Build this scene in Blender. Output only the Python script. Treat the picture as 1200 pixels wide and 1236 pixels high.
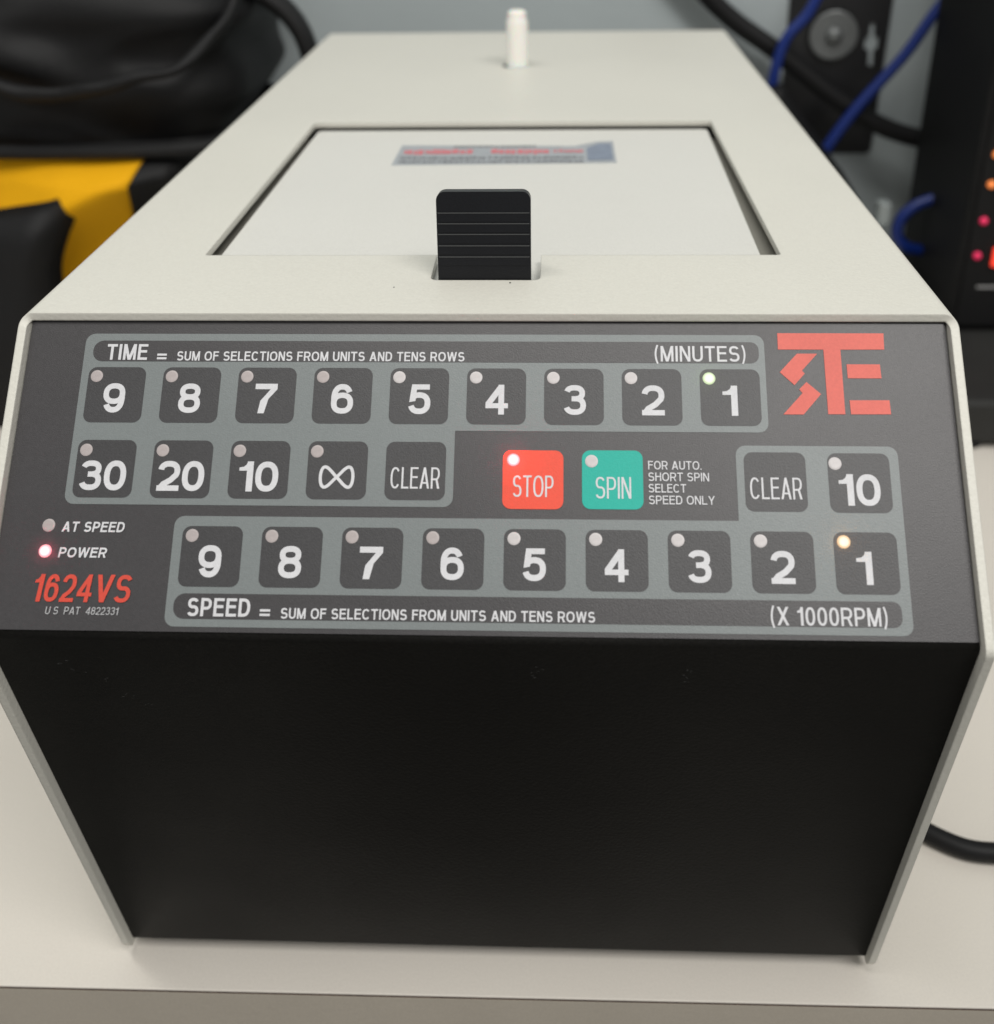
import bpy, bmesh, math, random
from mathutils import Vector, Matrix, noise
from mathutils.geometry import delaunay_2d_cdt

random.seed(7)
SC = bpy.context.scene
for o in list(bpy.data.objects):
    bpy.data.objects.remove(o)
COL = SC.collection
R = math.radians

# ------------------------------------------------------------------ camera
cam_d = bpy.data.cameras.new("camera")
cam = bpy.data.objects.new("camera", cam_d)
COL.objects.link(cam)
SC.camera = cam
yaw, pitch, roll = -0.0448, 0.4613, -0.0167
fwd = Vector((math.sin(yaw) * math.cos(pitch), math.cos(yaw) * math.cos(pitch), -math.sin(pitch)))
rt = Vector((math.cos(yaw), -math.sin(yaw), 0))
upv = rt.cross(fwd)
r2 = math.cos(roll) * rt + math.sin(roll) * upv
u2 = -math.sin(roll) * rt + math.cos(roll) * upv
m = Matrix((r2, u2, -fwd)).transposed().to_4x4()
m.translation = Vector((0.0179, -0.2315, 0.3033))
cam.matrix_world = m
cam_d.sensor_fit = 'HORIZONTAL'
cam_d.sensor_width = 36.0
cam_d.lens = 39.0
cam_d.shift_x = -20.02 / 1200
cam_d.shift_y = -183.53 / 1200
cam_d.clip_start = 0.01
cam_d.clip_end = 60
cam_d.dof.use_dof = True
cam_d.dof.focus_distance = 0.262
cam_d.dof.aperture_fstop = 12.0

# ------------------------------------------------------------------ light
w = bpy.data.worlds.new("World")
SC.world = w
w.use_nodes = True
bgn = w.node_tree.nodes["Background"]
bgn.inputs[0].default_value = (0.98, 0.975, 0.95, 1)
bgn.inputs[1].default_value = 0.40


def area(name, loc, target, sx, sy, power, col):
    d = bpy.data.lights.new(name, 'AREA')
    d.shape = 'RECTANGLE'
    d.size = sx
    d.size_y = sy
    d.energy = power
    d.color = col
    o = bpy.data.objects.new(name, d)
    COL.objects.link(o)
    o.location = loc
    o.rotation_euler = (Vector(target) - Vector(loc)).to_track_quat('-Z', 'Y').to_euler()
    return o


area("ceiling_lamp", (-0.25, -0.29, 1.70), (0.0, 0.0, 0.1), 1.2, 0.16, 12.5, (1.0, 0.985, 0.94))
area("ceiling_lamp", (0.75, -0.92, 1.70), (0.0, 0.0, 0.1), 0.9, 0.45, 18.0, (1.0, 0.975, 0.94))

SC.view_settings.view_transform = 'Standard'
SC.view_settings.look = 'None'
SC.view_settings.exposure = 0.0
SC.view_settings.gamma = 1.0
SC.render.engine = 'CYCLES'
SC.cycles.use_denoising = True


# ------------------------------------------------------------------ materials
def lin(c):
    return tuple((x / 255 / 12.92) if x / 255 <= 0.04045 else ((x / 255 + 0.055) / 1.055) ** 2.4 for x in c)


def mat(name, col, rough=0.5, spec=0.5, bump=0.0, bscale=400.0, var=0.0, vscale=12.0, emit=None, es=0.0,
        metal=0.0, trans=0.0, sss=0.0, speck=None, coat=0.0, rvar=0.0, ior=1.5, edge=0.0):
    m_ = bpy.data.materials.new(name)
    m_.use_nodes = True
    nt = m_.node_tree
    N, L = nt.nodes, nt.links
    b = N["Principled BSDF"]
    b.inputs["Roughness"].default_value = rough
    b.inputs["Specular IOR Level"].default_value = spec
    b.inputs["Metallic"].default_value = metal
    b.inputs["Transmission Weight"].default_value = trans
    b.inputs["Subsurface Weight"].default_value = sss
    b.inputs["Coat Weight"].default_value = coat
    b.inputs["IOR"].default_value = ior
    if sss:
        b.inputs["Subsurface Scale"].default_value = 0.004
    tc = N.new("ShaderNodeTexCoord")
    c4 = (*col, 1)
    b.inputs["Base Color"].default_value = c4
    last = None
    if var:
        n = N.new("ShaderNodeTexNoise")
        n.inputs["Scale"].default_value = vscale
        n.inputs["Detail"].default_value = 6
        L.new(tc.outputs["Object"], n.inputs["Vector"])
        mr = N.new("ShaderNodeMapRange")
        mr.inputs[1].default_value = 0.25
        mr.inputs[2].default_value = 0.75
        mr.inputs[3].default_value = 1 - var
        mr.inputs[4].default_value = 1 + var
        L.new(n.outputs["Fac"], mr.inputs[0])
        n2 = N.new("ShaderNodeTexNoise")
        n2.inputs["Scale"].default_value = 1500
        n2.inputs["Detail"].default_value = 2
        L.new(tc.outputs["Object"], n2.inputs["Vector"])
        mr2 = N.new("ShaderNodeMapRange")
        mr2.inputs[1].default_value = 0.3
        mr2.inputs[2].default_value = 0.7
        mr2.inputs[3].default_value = 1 - var * 0.9
        mr2.inputs[4].default_value = 1 + var * 0.9
        L.new(n2.outputs["Fac"], mr2.inputs[0])
        mu = N.new("ShaderNodeMath")
        mu.operation = 'MULTIPLY'
        L.new(mr.outputs[0], mu.inputs[0])
        L.new(mr2.outputs[0], mu.inputs[1])
        vm = N.new("ShaderNodeVectorMath")
        vm.operation = 'SCALE'
        vm.inputs[0].default_value = col
        L.new(mu.outputs[0], vm.inputs["Scale"])
        last = vm.outputs[0]
    if speck:
        n = N.new("ShaderNodeTexNoise")
        n.inputs["Scale"].default_value = speck[1]
        n.inputs["Detail"].default_value = 3
        L.new(tc.outputs["Object"], n.inputs["Vector"])
        gt = N.new("ShaderNodeMapRange")
        gt.inputs[1].default_value = speck[2]
        gt.inputs[2].default_value = speck[2] + 0.03
        L.new(n.outputs["Fac"], gt.inputs[0])
        mx = N.new("ShaderNodeMix")
        mx.data_type = 'RGBA'
        L.new(gt.outputs[0], mx.inputs["Factor"])
        if last:
            L.new(last, mx.inputs["A"])
        else:
            mx.inputs["A"].default_value = c4
        mx.inputs["B"].default_value = (*speck[0], 1)
        last = mx.outputs["Result"]
    if last:
        L.new(last, b.inputs["Base Color"])
    if rvar:
        n = N.new("ShaderNodeTexNoise")
        n.inputs["Scale"].default_value = 25
        n.inputs["Detail"].default_value = 5
        L.new(tc.outputs["Object"], n.inputs["Vector"])
        mr = N.new("ShaderNodeMapRange")
        mr.inputs[3].default_value = rough - rvar
        mr.inputs[4].default_value = rough + rvar
        L.new(n.outputs["Fac"], mr.inputs[0])
        L.new(mr.outputs[0], b.inputs["Roughness"])
    if bump:
        n = N.new("ShaderNodeTexNoise")
        n.inputs["Scale"].default_value = bscale
        n.inputs["Detail"].default_value = 3
        L.new(tc.outputs["Object"], n.inputs["Vector"])
        bp = N.new("ShaderNodeBump")
        bp.inputs["Strength"].default_value = bump
        bp.inputs["Distance"].default_value = 0.0005
        L.new(n.outputs["Fac"], bp.inputs["Height"])
        L.new(bp.outputs[0], b.inputs["Normal"])
    if edge:
        bv = N.new("ShaderNodeBevel")
        bv.samples = 6
        bv.inputs["Radius"].default_value = edge
        if bump:
            L.new(bv.outputs[0], bp.inputs["Normal"])
        else:
            L.new(bv.outputs[0], b.inputs["Normal"])
    if emit:
        b.inputs["Emission Color"].default_value = (*emit, 1)
        b.inputs["Emission Strength"].default_value = es
    return m_


M = {}
M['cream'] = mat("cream_powder_coat", (0.625, 0.612, 0.552), 0.45, 0.4, 0.25, 900, 0.03, 9, speck=((0.28, 0.26, 0.2), 330, 0.80), rvar=0.06, edge=0.0006)
M['lid'] = mat("lid_white_paint", (0.63, 0.622, 0.583), 0.42, 0.45, 0.2, 900, 0.03, 9, rvar=0.06)
M['inner'] = mat("inner_grey_paint", (0.34, 0.33, 0.29), 0.6, 0.3, 0, 1, 0.05)
M['black_paint'] = mat("black_front_paint", (0.0068, 0.0064, 0.0056), 0.55, 0.15, 0.3, 1100, 0.30, 11, rvar=0.08)
M['overlay'] = mat("charcoal_overlay", (0.046, 0.0435, 0.046), 0.38, 0.5, 0.13, 3400, 0.10, 20, rvar=0.03)
M['key'] = mat("charcoal_key", (0.045, 0.044, 0.0465), 0.40, 0.45, 0.13, 3400, 0.10, 20)
M['grey_print'] = mat("grey_print", (0.180, 0.199, 0.200), 0.38, 0.45, 0.13, 3400, 0.04, 20)
M['white_print'] = mat("white_print", (0.60, 0.60, 0.62), 0.5, 0.4, 0.1, 3400, 0.05, 60)
M['thin_print'] = mat("fine_white_print", (0.42, 0.42, 0.43), 0.5, 0.4, 0.1, 3400, 0.06, 60)
M['red_print'] = mat("red_print", (0.60, 0.065, 0.04), 0.5, 0.4, 0.1, 3400, 0.05, 60)
M['logo_print'] = mat("logo_red_print", (0.66, 0.13, 0.10), 0.5, 0.4, 0.1, 3400, 0.05, 60)
M['stop'] = mat("stop_key_red", (0.76, 0.075, 0.038), 0.42, 0.35, 0.10, 3400, 0.03, 20)
M['spin'] = mat("spin_key_green", (0.004, 0.39, 0.31), 0.42, 0.35, 0.10, 3400, 0.03, 20)
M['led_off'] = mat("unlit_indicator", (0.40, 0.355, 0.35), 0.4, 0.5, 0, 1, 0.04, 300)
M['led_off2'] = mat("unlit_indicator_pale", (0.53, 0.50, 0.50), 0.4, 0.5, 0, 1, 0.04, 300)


def led_mat(name, core, rim, s):
    m_ = mat(name, core, 0.4)
    nt = m_.node_tree
    N, L = nt.nodes, nt.links
    lw = N.new("ShaderNodeTexCoord")
    ln = N.new("ShaderNodeVectorMath")
    ln.operation = 'LENGTH'
    sc = N.new("ShaderNodeVectorMath")
    sc.operation = 'MULTIPLY'
    sc.inputs[1].default_value = (1, 1, 0)
    L.new(lw.outputs["Object"], sc.inputs[0])
    L.new(sc.outputs[0], ln.inputs[0])
    mr = N.new("ShaderNodeMapRange")
    mr.inputs[1].default_value = 0.0007
    mr.inputs[2].default_value = 0.0016
    L.new(ln.outputs["Value"], mr.inputs[0])
    mx = N.new("ShaderNodeMix")
    mx.data_type = 'RGBA'
    mx.inputs["A"].default_value = (*core, 1)
    mx.inputs["B"].default_value = (*rim, 1)
    L.new(mr.outputs[0], mx.inputs["Factor"])
    b = N["Principled BSDF"]
    b.inputs["Base Color"].default_value = (0.02, 0.02, 0.02, 1)
    L.new(mx.outputs["Result"], b.inputs["Emission Color"])
    b.inputs["Emission Strength"].default_value = s
    return m_


M['led_red'] = led_mat("lit_red_indicator", (1.0, 0.86, 0.86), (1.0, 0.16, 0.22), 1.3)
M['led_green'] = led_mat("lit_green_indicator", (0.95, 1.0, 0.80), (0.50, 0.66, 0.32), 1.05)
M['led_amber'] = led_mat("lit_amber_indicator", (1.0, 0.86, 0.68), (0.85, 0.48, 0.18), 1.05)
M['latch'] = mat("black_latch_plastic", (0.0065, 0.007, 0.009), 0.35, 0.3, 0.15, 1500, 0.1, 60, rvar=0.08)
M['latch_line'] = mat("rib_edge_highlight", (0.06, 0.062, 0.062), 0.35, 0.6)  # lighter tone paints the highlight along each latch step
M['nylon'] = mat("translucent_white_nylon", (0.86, 0.85, 0.80), 0.35, 0.5, sss=0.5)
M['rubber'] = mat("black_rubber", (0.015, 0.015, 0.015), 0.7, 0.3)
M['sticker'] = mat("silver_sticker", (0.34, 0.36, 0.38), 0.4, 0.5, 0, 1, 0.08, 120)
M['sticker_red'] = mat("sticker_red_ink", (0.58, 0.16, 0.18), 0.45, 0.4)
M['sticker_black'] = mat("sticker_black_ink", (0.16, 0.165, 0.175), 0.45, 0.4)
M['sticker_blue'] = mat("sticker_blue_grey_ink", (0.20, 0.235, 0.30), 0.45, 0.4, 0, 1, 0.15, 300)
M['laminate'] = mat("bench_laminate", (0.67, 0.63, 0.57), 0.42, 0.4, 0.1, 500, 0.035, 7, speck=((0.45, 0.41, 0.36), 420, 0.80), rvar=0.08)
M['laminate_edge'] = mat("bench_edge_band", (0.47, 0.425, 0.36), 0.5, 0.35, 0.15, 400, 0.05, 25)
M['kraft'] = mat("brown_laminate_core", (0.07, 0.04, 0.028), 0.8, 0.2, 0.3, 300, 0.4, 120)
M['wall'] = mat("grey_green_wall_paint", (0.41, 0.455, 0.465), 0.6, 0.3, 0.4, 150, 0.05, 7)
M['black_metal'] = mat("black_bracket_metal", (0.012, 0.012, 0.013), 0.45, 0.5, 0.2, 500, 0.2, 30)
M['zinc'] = mat("dull_zinc", (0.20, 0.21, 0.21), 0.45, 0.5, 0.2, 500, 0.12, 100, metal=0.6)
M['cable'] = mat("black_cable_jacket", (0.0065, 0.0065, 0.007), 0.55, 0.25, 0.1, 600)
M['blue'] = mat("blue_cable_jacket", (0.004, 0.022, 0.17), 0.4, 0.5, 0.1, 600)
M['clear'] = mat("clear_plug_plastic", (0.5, 0.55, 0.55), 0.25, 0.6, trans=0.4)
M['box'] = mat("black_box_housing", (0.006, 0.006, 0.0063), 0.6, 0.25, 0.2, 500, 0.15, 20)
M['case'] = mat("dark_grey_case", (0.022, 0.022, 0.021), 0.6, 0.3, 0.3, 500, 0.2, 20)
M['scuff_reflection'] = mat("faint_scuff_and_reflection", (0.10, 0.10, 0.10), 0.6)  # colours real scuffs and also two painted reflections below the fold
M['white_mark'] = mat("white_line_print", (0.3, 0.3, 0.3), 0.6)
M['orange_lamp'] = mat("orange_lamp", (0.9, 0.25, 0.06), 0.4, emit=(1.0, 0.28, 0.07), es=0.5)
M['pink_lamp'] = mat("pink_lamp", (0.8, 0.03, 0.12), 0.4, emit=(0.8, 0.03, 0.12), es=0.3)
M['red_lamp'] = mat("red_lamp", (0.9, 0.05, 0.03), 0.4, emit=(1.0, 0.06, 0.03), es=0.8)
M['yellow_cloth'] = mat("yellow_canvas", (0.84, 0.42, 0.004), 0.75, 0.2, 0.5, 700, 0.08, 14)
M['black_cloth'] = mat("black_nylon_cloth", (0.0055, 0.0055, 0.006), 0.6, 0.3, 0.6, 900, 0.25, 20)
M['black_strap'] = mat("black_webbing", (0.007, 0.007, 0.0075), 0.6, 0.35, 0.8, 1200, 0.2, 40)


# ------------------------------------------------------------------ helpers
def link_mesh(name, verts, faces, material, parent=None, smooth=False, label=None):
    me = bpy.data.meshes.new(name)
    me.from_pydata([tuple(v) for v in verts], [], faces)
    me.update()
    if material:
        me.materials.append(material)
    if smooth:
        for p in me.polygons:
            p.use_smooth = True
    o = bpy.data.objects.new(name, me)
    COL.objects.link(o)
    if parent:
        o.parent = parent
    if label:
        o['label'] = label
    return o


def empty(name, label, cat, loc=(0, 0, 0), group=None):
    o = bpy.data.objects.new(name, None)
    o.empty_display_size = 0.02
    COL.objects.link(o)
    o.location = loc
    o['label'] = label
    o['category'] = cat
    if group:
        o['group'] = group
    return o


def tag(o, label, cat, group=None):
    o['label'] = label
    o['category'] = cat
    if group:
        o['group'] = group


def fix_normals(o):
    bm = bmesh.new()
    bm.from_mesh(o.data)
    bmesh.ops.remove_doubles(bm, verts=bm.verts, dist=1e-6)
    bmesh.ops.recalc_face_normals(bm, faces=bm.faces)
    bm.to_mesh(o.data)
    bm.free()


def bevel(o, w_, seg=2, ang=40):
    md = o.modifiers.new("bevel", 'BEVEL')
    md.width = w_
    md.segments = seg
    md.limit_method = 'ANGLE'
    md.angle_limit = R(ang)
    md.harden_normals = False
    return md


def cdt(polys, holes=()):
    """polys, holes: 2-D outlines; returns verts, triangles of (union of polys) minus holes"""
    vs, fs = [], []
    for p in list(polys) + list(holes):
        i0 = len(vs)
        area2 = sum(p[i][0] * p[(i + 1) % len(p)][1] - p[(i + 1) % len(p)][0] * p[i][1] for i in range(len(p)))
        if abs(area2) < 1e-9 and len(p) < 5:
            continue
        pp = p if area2 > 0 else p[::-1]
        vs += [Vector((a[0], a[1])) for a in pp]
        fs.append(list(range(i0, i0 + len(pp))))
    nh = len(fs) - len(holes)
    ov, oe, of, _, _, off = delaunay_2d_cdt(vs, [], fs, 0, 1e-5)
    tris = []
    for f, orig in zip(of, off):
        if orig and min(orig) < nh and not any(k >= nh for k in orig):
            tris.append(list(f))
    return [(v.x, v.y) for v in ov], tris


def plate_data(polys, z0, z1, holes=(), s=1.0):
    """flat solid between z0 and z1 (z0 None: a single sheet)"""
    v2, tris = cdt(polys, holes)
    n = len(v2)
    if z0 is None:
        return [(x * s, y * s, z1) for x, y in v2], tris
    V = [(x * s, y * s, z1) for x, y in v2] + [(x * s, y * s, z0) for x, y in v2]
    F = [t for t in tris] + [[i + n for i in t[::-1]] for t in tris]
    cnt = {}
    for t in tris:
        for a, b in zip(t, t[1:] + t[:1]):
            cnt[(a, b)] = 1
    for (a, b) in cnt:
        if (b, a) not in cnt:
            F.append([b, a, a + n, b + n])
    return V, F


def rrect(x0, y0, x1, y1, r, seg=6, rs=None):
    """rounded rectangle; rs = radii (x1y1, x0y1, x0y0, x1y0)"""
    rs = rs or (r, r, r, r)
    P = []
    for (cx, cy, a0, rr) in ((x1, y1, 0, rs[0]), (x0, y1, 90, rs[1]), (x0, y0, 180, rs[2]), (x1, y0, 270, rs[3])):
        sx = -1 if cx == x1 else 1
        sy = -1 if cy == y1 else 1
        for k in range(seg + 1):
            a = R(a0 + 90 * k / seg)
            P.append((cx + sx * rr + rr * math.cos(a), cy + sy * rr + rr * math.sin(a)))
    return P


def round_poly(P, rad, seg=5):
    """P list of (x,y), rad list of radii"""
    out = []
    n = len(P)
    for i in range(n):
        p = Vector(P[i])
        r_ = rad[i]
        if r_ <= 0:
            out.append(tuple(p))
            continue
        a = (Vector(P[i - 1]) - p).normalized()
        b = (Vector(P[(i + 1) % n]) - p).normalized()
        ang = a.angle(b)
        d = r_ / math.tan(ang / 2)
        c = p + (a + b).normalized() * (r_ / math.sin(ang / 2))
        s0 = p + a * d - c
        s1 = p + b * d - c
        for k in range(seg + 1):
            t = k / seg
            th = math.atan2(s0.x * s1.y - s0.y * s1.x, s0.dot(s1)) * t
            out.append((c.x + s0.x * math.cos(th) - s0.y * math.sin(th), c.y + s0.x * math.sin(th) + s0.y * math.cos(th)))
    return out


def tube_data(pts, rad, seg=12, samples=8, cap=True, flat=1.0):
    """smooth tube through pts (Catmull-Rom); rad number or list"""
    P = [Vector(p) for p in pts]
    if not isinstance(rad, (list, tuple)):
        rad = [rad] * len(P)
    Q, RR = [], []
    n = len(P)
    for i in range(n - 1):
        p0 = P[i - 1] if i > 0 else P[i] * 2 - P[i + 1]
        p1, p2 = P[i], P[i + 1]
        p3 = P[i + 2] if i + 2 < n else P[i + 1] * 2 - P[i]
        for k in range(samples):
            t = k / samples
            Q.append(0.5 * ((2 * p1) + (-p0 + p2) * t + (2 * p0 - 5 * p1 + 4 * p2 - p3) * t * t + (-p0 + 3 * p1 - 3 * p2 + p3) * t ** 3))
            RR.append(rad[i] * (1 - t) + rad[i + 1] * t)
    Q.append(P[-1])
    RR.append(rad[-1])
    V, F = [], []
    up = Vector((0, 0, 1))
    T = (Q[1] - Q[0]).normalized()
    nrm = up - T * up.dot(T)
    if nrm.length < 0.1:
        nrm = Vector((1, 0, 0)) - T * T.x
    nrm.normalize()
    for i, q in enumerate(Q):
        T = (Q[min(i + 1, len(Q) - 1)] - Q[max(i - 1, 0)]).normalized()
        nrm = (nrm - T * nrm.dot(T)).normalized()
        bi = T.cross(nrm)
        for k in range(seg):
            a = 2 * math.pi * k / seg
            V.append(q + nrm * math.cos(a) * RR[i] * flat + bi * math.sin(a) * RR[i])
        if i:
            b0, b1 = (i - 1) * seg, i * seg
            for k in range(seg):
                F.append([b0 + k, b0 + (k + 1) % seg, b1 + (k + 1) % seg, b1 + k])
    if cap:
        F.append(list(range(seg))[::-1])
        F.append([len(V) - seg + k for k in range(seg)])
    return V, F


def lathe_data(prof, seg=32, origin=(0, 0, 0), axis='Z'):
    V, F = [], []
    ox, oy, oz = origin
    for (r_, z_) in prof:
        for k in range(seg):
            a = 2 * math.pi * k / seg
            x_, y_ = r_ * math.cos(a), r_ * math.sin(a)
            if axis == 'Z':
                V.append((ox + x_, oy + y_, oz + z_))
            else:                                       # along -Y
                V.append((ox + x_, oy - z_, oz + y_))
    for i in range(len(prof) - 1):
        for k in range(seg):
            F.append([i * seg + k, i * seg + (k + 1) % seg, (i + 1) * seg + (k + 1) % seg, (i + 1) * seg + k])
    F.append(list(range(seg))[::-1])
    F.append([(len(prof) - 1) * seg + k for k in range(seg)])
    return V, F


def box_data(x0, x1, y0, y1, z0, z1):
    V = [(x, y, z) for z in (z0, z1) for y in (y0, y1) for x in (x0, x1)]
    F = [[0, 2, 3, 1], [4, 5, 7, 6], [0, 1, 5, 4], [2, 6, 7, 3], [0, 4, 6, 2], [1, 3, 7, 5]]
    return V, F


# ------------------------------------------------------------------ stroke lettering (grotesque capitals and figures)
def ribbon(pts, t, closed=False):
    P = [Vector(p) for p in pts]
    n = len(P)
    Lf, Rt = [], []
    for i in range(n):
        if closed:
            a, b = P[i - 1], P[(i + 1) % n]
        else:
            a, b = P[max(i - 1, 0)], P[min(i + 1, n - 1)]
        d1 = (P[i] - a)
        d2 = (b - P[i])
        if d1.length < 1e-9:
            d1 = d2
        if d2.length < 1e-9:
            d2 = d1
        d1 = d1.normalized()
        d2 = d2.normalized()
        n1 = Vector((-d1.y, d1.x))
        n2 = Vector((-d2.y, d2.x))
        mm = n1 + n2
        mm = mm / max(0.35, (1 + n1.dot(n2)))
        Lf.append(P[i] + mm * t / 2)
        Rt.append(P[i] - mm * t / 2)
    Q = []
    for i in range(n if closed else n - 1):
        j = (i + 1) % n
        Q.append([tuple(Lf[i]), tuple(Rt[i]), tuple(Rt[j]), tuple(Lf[j])])
    return Q


def arc(x0, y0, x1, y1, a0, a1, e=2.35, n=22):
    cx, cy, rx, ry = (x0 + x1) / 2, (y0 + y1) / 2, (x1 - x0) / 2, (y1 - y0) / 2
    out = []
    for k in range(n + 1):
        a = R(a0 + (a1 - a0) * k / n)
        c, s = math.cos(a), math.sin(a)
        out.append((cx + rx * math.copysign(abs(c) ** (2 / e), c), cy + ry * math.copysign(abs(s) ** (2 / e), s)))
    return out


def rect(x0, y0, x1, y1):
    return [(x0, y0), (x1, y0), (x1, y1), (x0, y1)]


def diag(xa, ya, xb, yb, ht):
    return [(xa, ya), (xa + ht, ya), (xb + ht, yb), (xb, yb)]


REL = dict(A=.90, C=.88, D=.82, E=.74, F=.69, H=.80, I=None, L=.68, M=.98, N=.80, O=.94, P=.77, R=.82, S=.80, T=.78, U=.80,
           V=.88, W=1.22, X=.86, Y=.88)
REL.update({'0': .70, '1': .43, '2': .70, '3': .70, '4': .74, '5': .70, '6': .70, '7': .70, '8': .70, '9': .70, '(': .30, ')': .30,
            '=': .78, '.': None, ' ': .30, '8i': 1.5})


def glyph(ch, w, h, t):
    q = t / 2
    G = []
    if ch in 'O0':
        G += ribbon(arc(q, q, w - q, h - q, 0, 360 - 360 / 40, n=39), t, True)
    elif ch == 'C':
        G += ribbon(arc(q, q, w - q, h - q, 38, 322), t)
    elif ch == 'D':
        G += [rect(0, 0, t, h)]
        xm = w * .42
        G += ribbon([(t * .5, h - q)] + arc(2 * xm - w + q, q, w - q, h - q, 90, -90) + [(t * .5, q)], t)
    elif ch in 'EF':
        G += [rect(0, 0, t, h), rect(t * .5, h - t * .95, w, h), rect(t * .5, h * .54 - q, w * .93, h * .54 + q * .95)]
        if ch == 'E':
            G += [rect(t * .5, 0, w, t * .95)]
    elif ch == 'H':
        G += [rect(0, 0, t, h), rect(w - t, 0, w, h), rect(q, h * .53 - q, w - q, h * .53 + q)]
    elif ch == 'I':
        G += [rect(0, 0, w, h)]
    elif ch == 'L':
        G += [rect(0, 0, t, h), rect(q, 0, w, t)]
    elif ch == 'T':
        G += [rect(w / 2 - q, 0, w / 2 + q, h), rect(0, h - t, w, h)]
    elif ch == 'M':
        G += [rect(0, 0, t * .95, h), rect(w - t * .95, 0, w, h), diag(0, h, w / 2 - t * .55, 0, t * 1.1), diag(w - t * 1.1, h, w / 2 - t * .55, 0, t * 1.1)]
    elif ch == 'N':
        G += [rect(0, 0, t * .95, h), rect(w - t * .95, 0, w, h), diag(0, h, w - t * 1.15, 0, t * 1.15)]
    elif ch in 'PR':
        yb = h * .44
        G += [rect(0, 0, t, h)]
        G += ribbon([(q, h - q)] + arc(.1 * w, yb, w - q, h - q, 90, -90, n=16) + [(q, yb)], t * .97)
        if ch == 'R':
            G += [[(w * .50, yb), (w * .50 + t * .9, yb), (w, 0), (w - t * 1.15, 0)]] if t > .13 * h else [[(w * .52, yb), (w * .52 + t * 1.1, yb), (w, 0), (w - t * 1.2, 0)]]
    elif ch == 'S':
        G += ribbon(arc(q + w * .03, h * .505, w - q - w * .03, h - q, 22, 262, n=18) + arc(q, q, w - q, h * .515, 82, -158, n=18), t)
    elif ch == 'U':
        G += ribbon([(q, h)] + arc(q, q, w - q, q + min(w, h * .8) * .9, 180, 360) + [(w - q, h)], t)
    elif ch == 'V':
        ht = t * 1.1
        G += [diag(0, h, w / 2 - ht / 2, 0, ht), diag(w - ht, h, w / 2 - ht / 2, 0, ht)]
    elif ch == 'A':
        ht = t * 1.12
        G += [diag(w / 2 - ht / 2, h, 0, 0, ht), diag(w / 2 - ht / 2, h, w - ht, 0, ht), rect(w * .22, h * .23, w * .78, h * .23 + t * .9)]
    elif ch == 'W':
        ht = t * 1.0
        a, b, c = w * .27 - ht / 2, w / 2 - ht / 2, w * .73 - ht / 2
        G += [diag(0, h, a, 0, ht), diag(b, h, a, 0, ht), diag(b, h, c, 0, ht), diag(w - ht, h, c, 0, ht)]
    elif ch == 'X':
        ht = t * 1.2
        G += [diag(0, h, w - ht, 0, ht), diag(w - ht, h, 0, 0, ht)]
    elif ch == 'Y':
        ht = t * 1.15
        G += [diag(0, h, w / 2 - ht / 2, h * .42, ht), diag(w - ht, h, w / 2 - ht / 2, h * .42, ht), rect(w / 2 - q, 0, w / 2 + q, h * .45)]
    elif ch == '1':
        sl = w - t * 1.1
        G += [rect(sl, 0, w, h), [(0, h * .69), (sl + q, h * .69), (sl + q, h), (sl + q * .3, h), (sl - q * .4, h * .88), (sl * .55, h * .82), (0, h * .80)]]
    elif ch == '2':
        G += ribbon(arc(q, h * .42, w - q, h - q, 172, -28, n=20) + [(w * .60, h * .36), (w * .28, h * .22), (q * 1.25, t * .55)], t)
        G += [rect(0, 0, w, t * .95)]
    elif ch == '3':
        G += ribbon(arc(q + w * .02, h * .535, w - q - w * .04, h - q, 165, -80, n=20), t * .97)
        G += ribbon(arc(q, q, w - q, h * .545, 80, -165, n=20), t * .97)
        G += [rect(w * .36, h * .54 - q * .95, w * .62, h * .54 + q * .9)]
    elif ch == '4':
        sx = w * .80 - t * .9
        G += [rect(sx, 0, sx + t, h), rect(0, h * .21, w, h * .21 + t * .9), [(sx + t * .1, h), (sx + q, h), (sx + q, h - t * 1.2), (t * .9, h * .21 + t * .5), (0, h * .21 + t * .5), (0, h * .21 + t * 1.0)]]
    elif ch == '5':
        G += [rect(w * .15, h - t * .95, w * .95, h), [(w * .15, h), (w * .15 + t, h), (w * .07 + t, h * .44), (w * .05, h * .40)]]
        G += ribbon(arc(q, q, w - q, h * .64, 150, -165, n=24), t)
    elif ch in '69':
        P = [arc(q, q, w - q, h * .62, 0, 360 - 360 / 32, n=31)]
        g = ribbon(P[0], t * .97, True)
        g += ribbon(arc(q, h * .14, w - q * 1.2, h - q, 28, 185, n=18) + [(q, h * .32)], t)
        if ch == '9':
            g = [[(w - x, h - y) for x, y in p] for p in g]
        G += g
    elif ch == '7':
        G += [rect(0, h - t, w, h), [(w - t * 1.1, h - t * .9), (w, h - t * .9), (w, h - t), (w * .62, h * .48), (w * .46, 0), (w * .46 - t * 1.12, 0), (w * .52 - t, h * .42)]]
    elif ch == '8':
        G += ribbon(arc(q + w * .03, h * .54, w - q - w * .03, h - q, 0, 348.75, n=31), t * .97, True)
        G += ribbon(arc(q, q, w - q, h * .54, 0, 348.75, n=31), t * .97, True)
    elif ch in '()':
        pts = []
        for k in range(15):
            f = -1 + 2 * k / 14
            xx = q * .8 + (w - q * 1.6) * f * f
            pts.append((xx if ch == '(' else w - xx, h * .46 + h * .60 * f))
        G += ribbon(pts, t * .8)
    elif ch == '=':
        G += [rect(0, h * .12, w, h * .12 + t), rect(0, h * .50, w, h * .50 + t)]
    elif ch == '.':
        G += [rect(0, 0, w, t)]
    elif ch == '8i':
        pts = []
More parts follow.
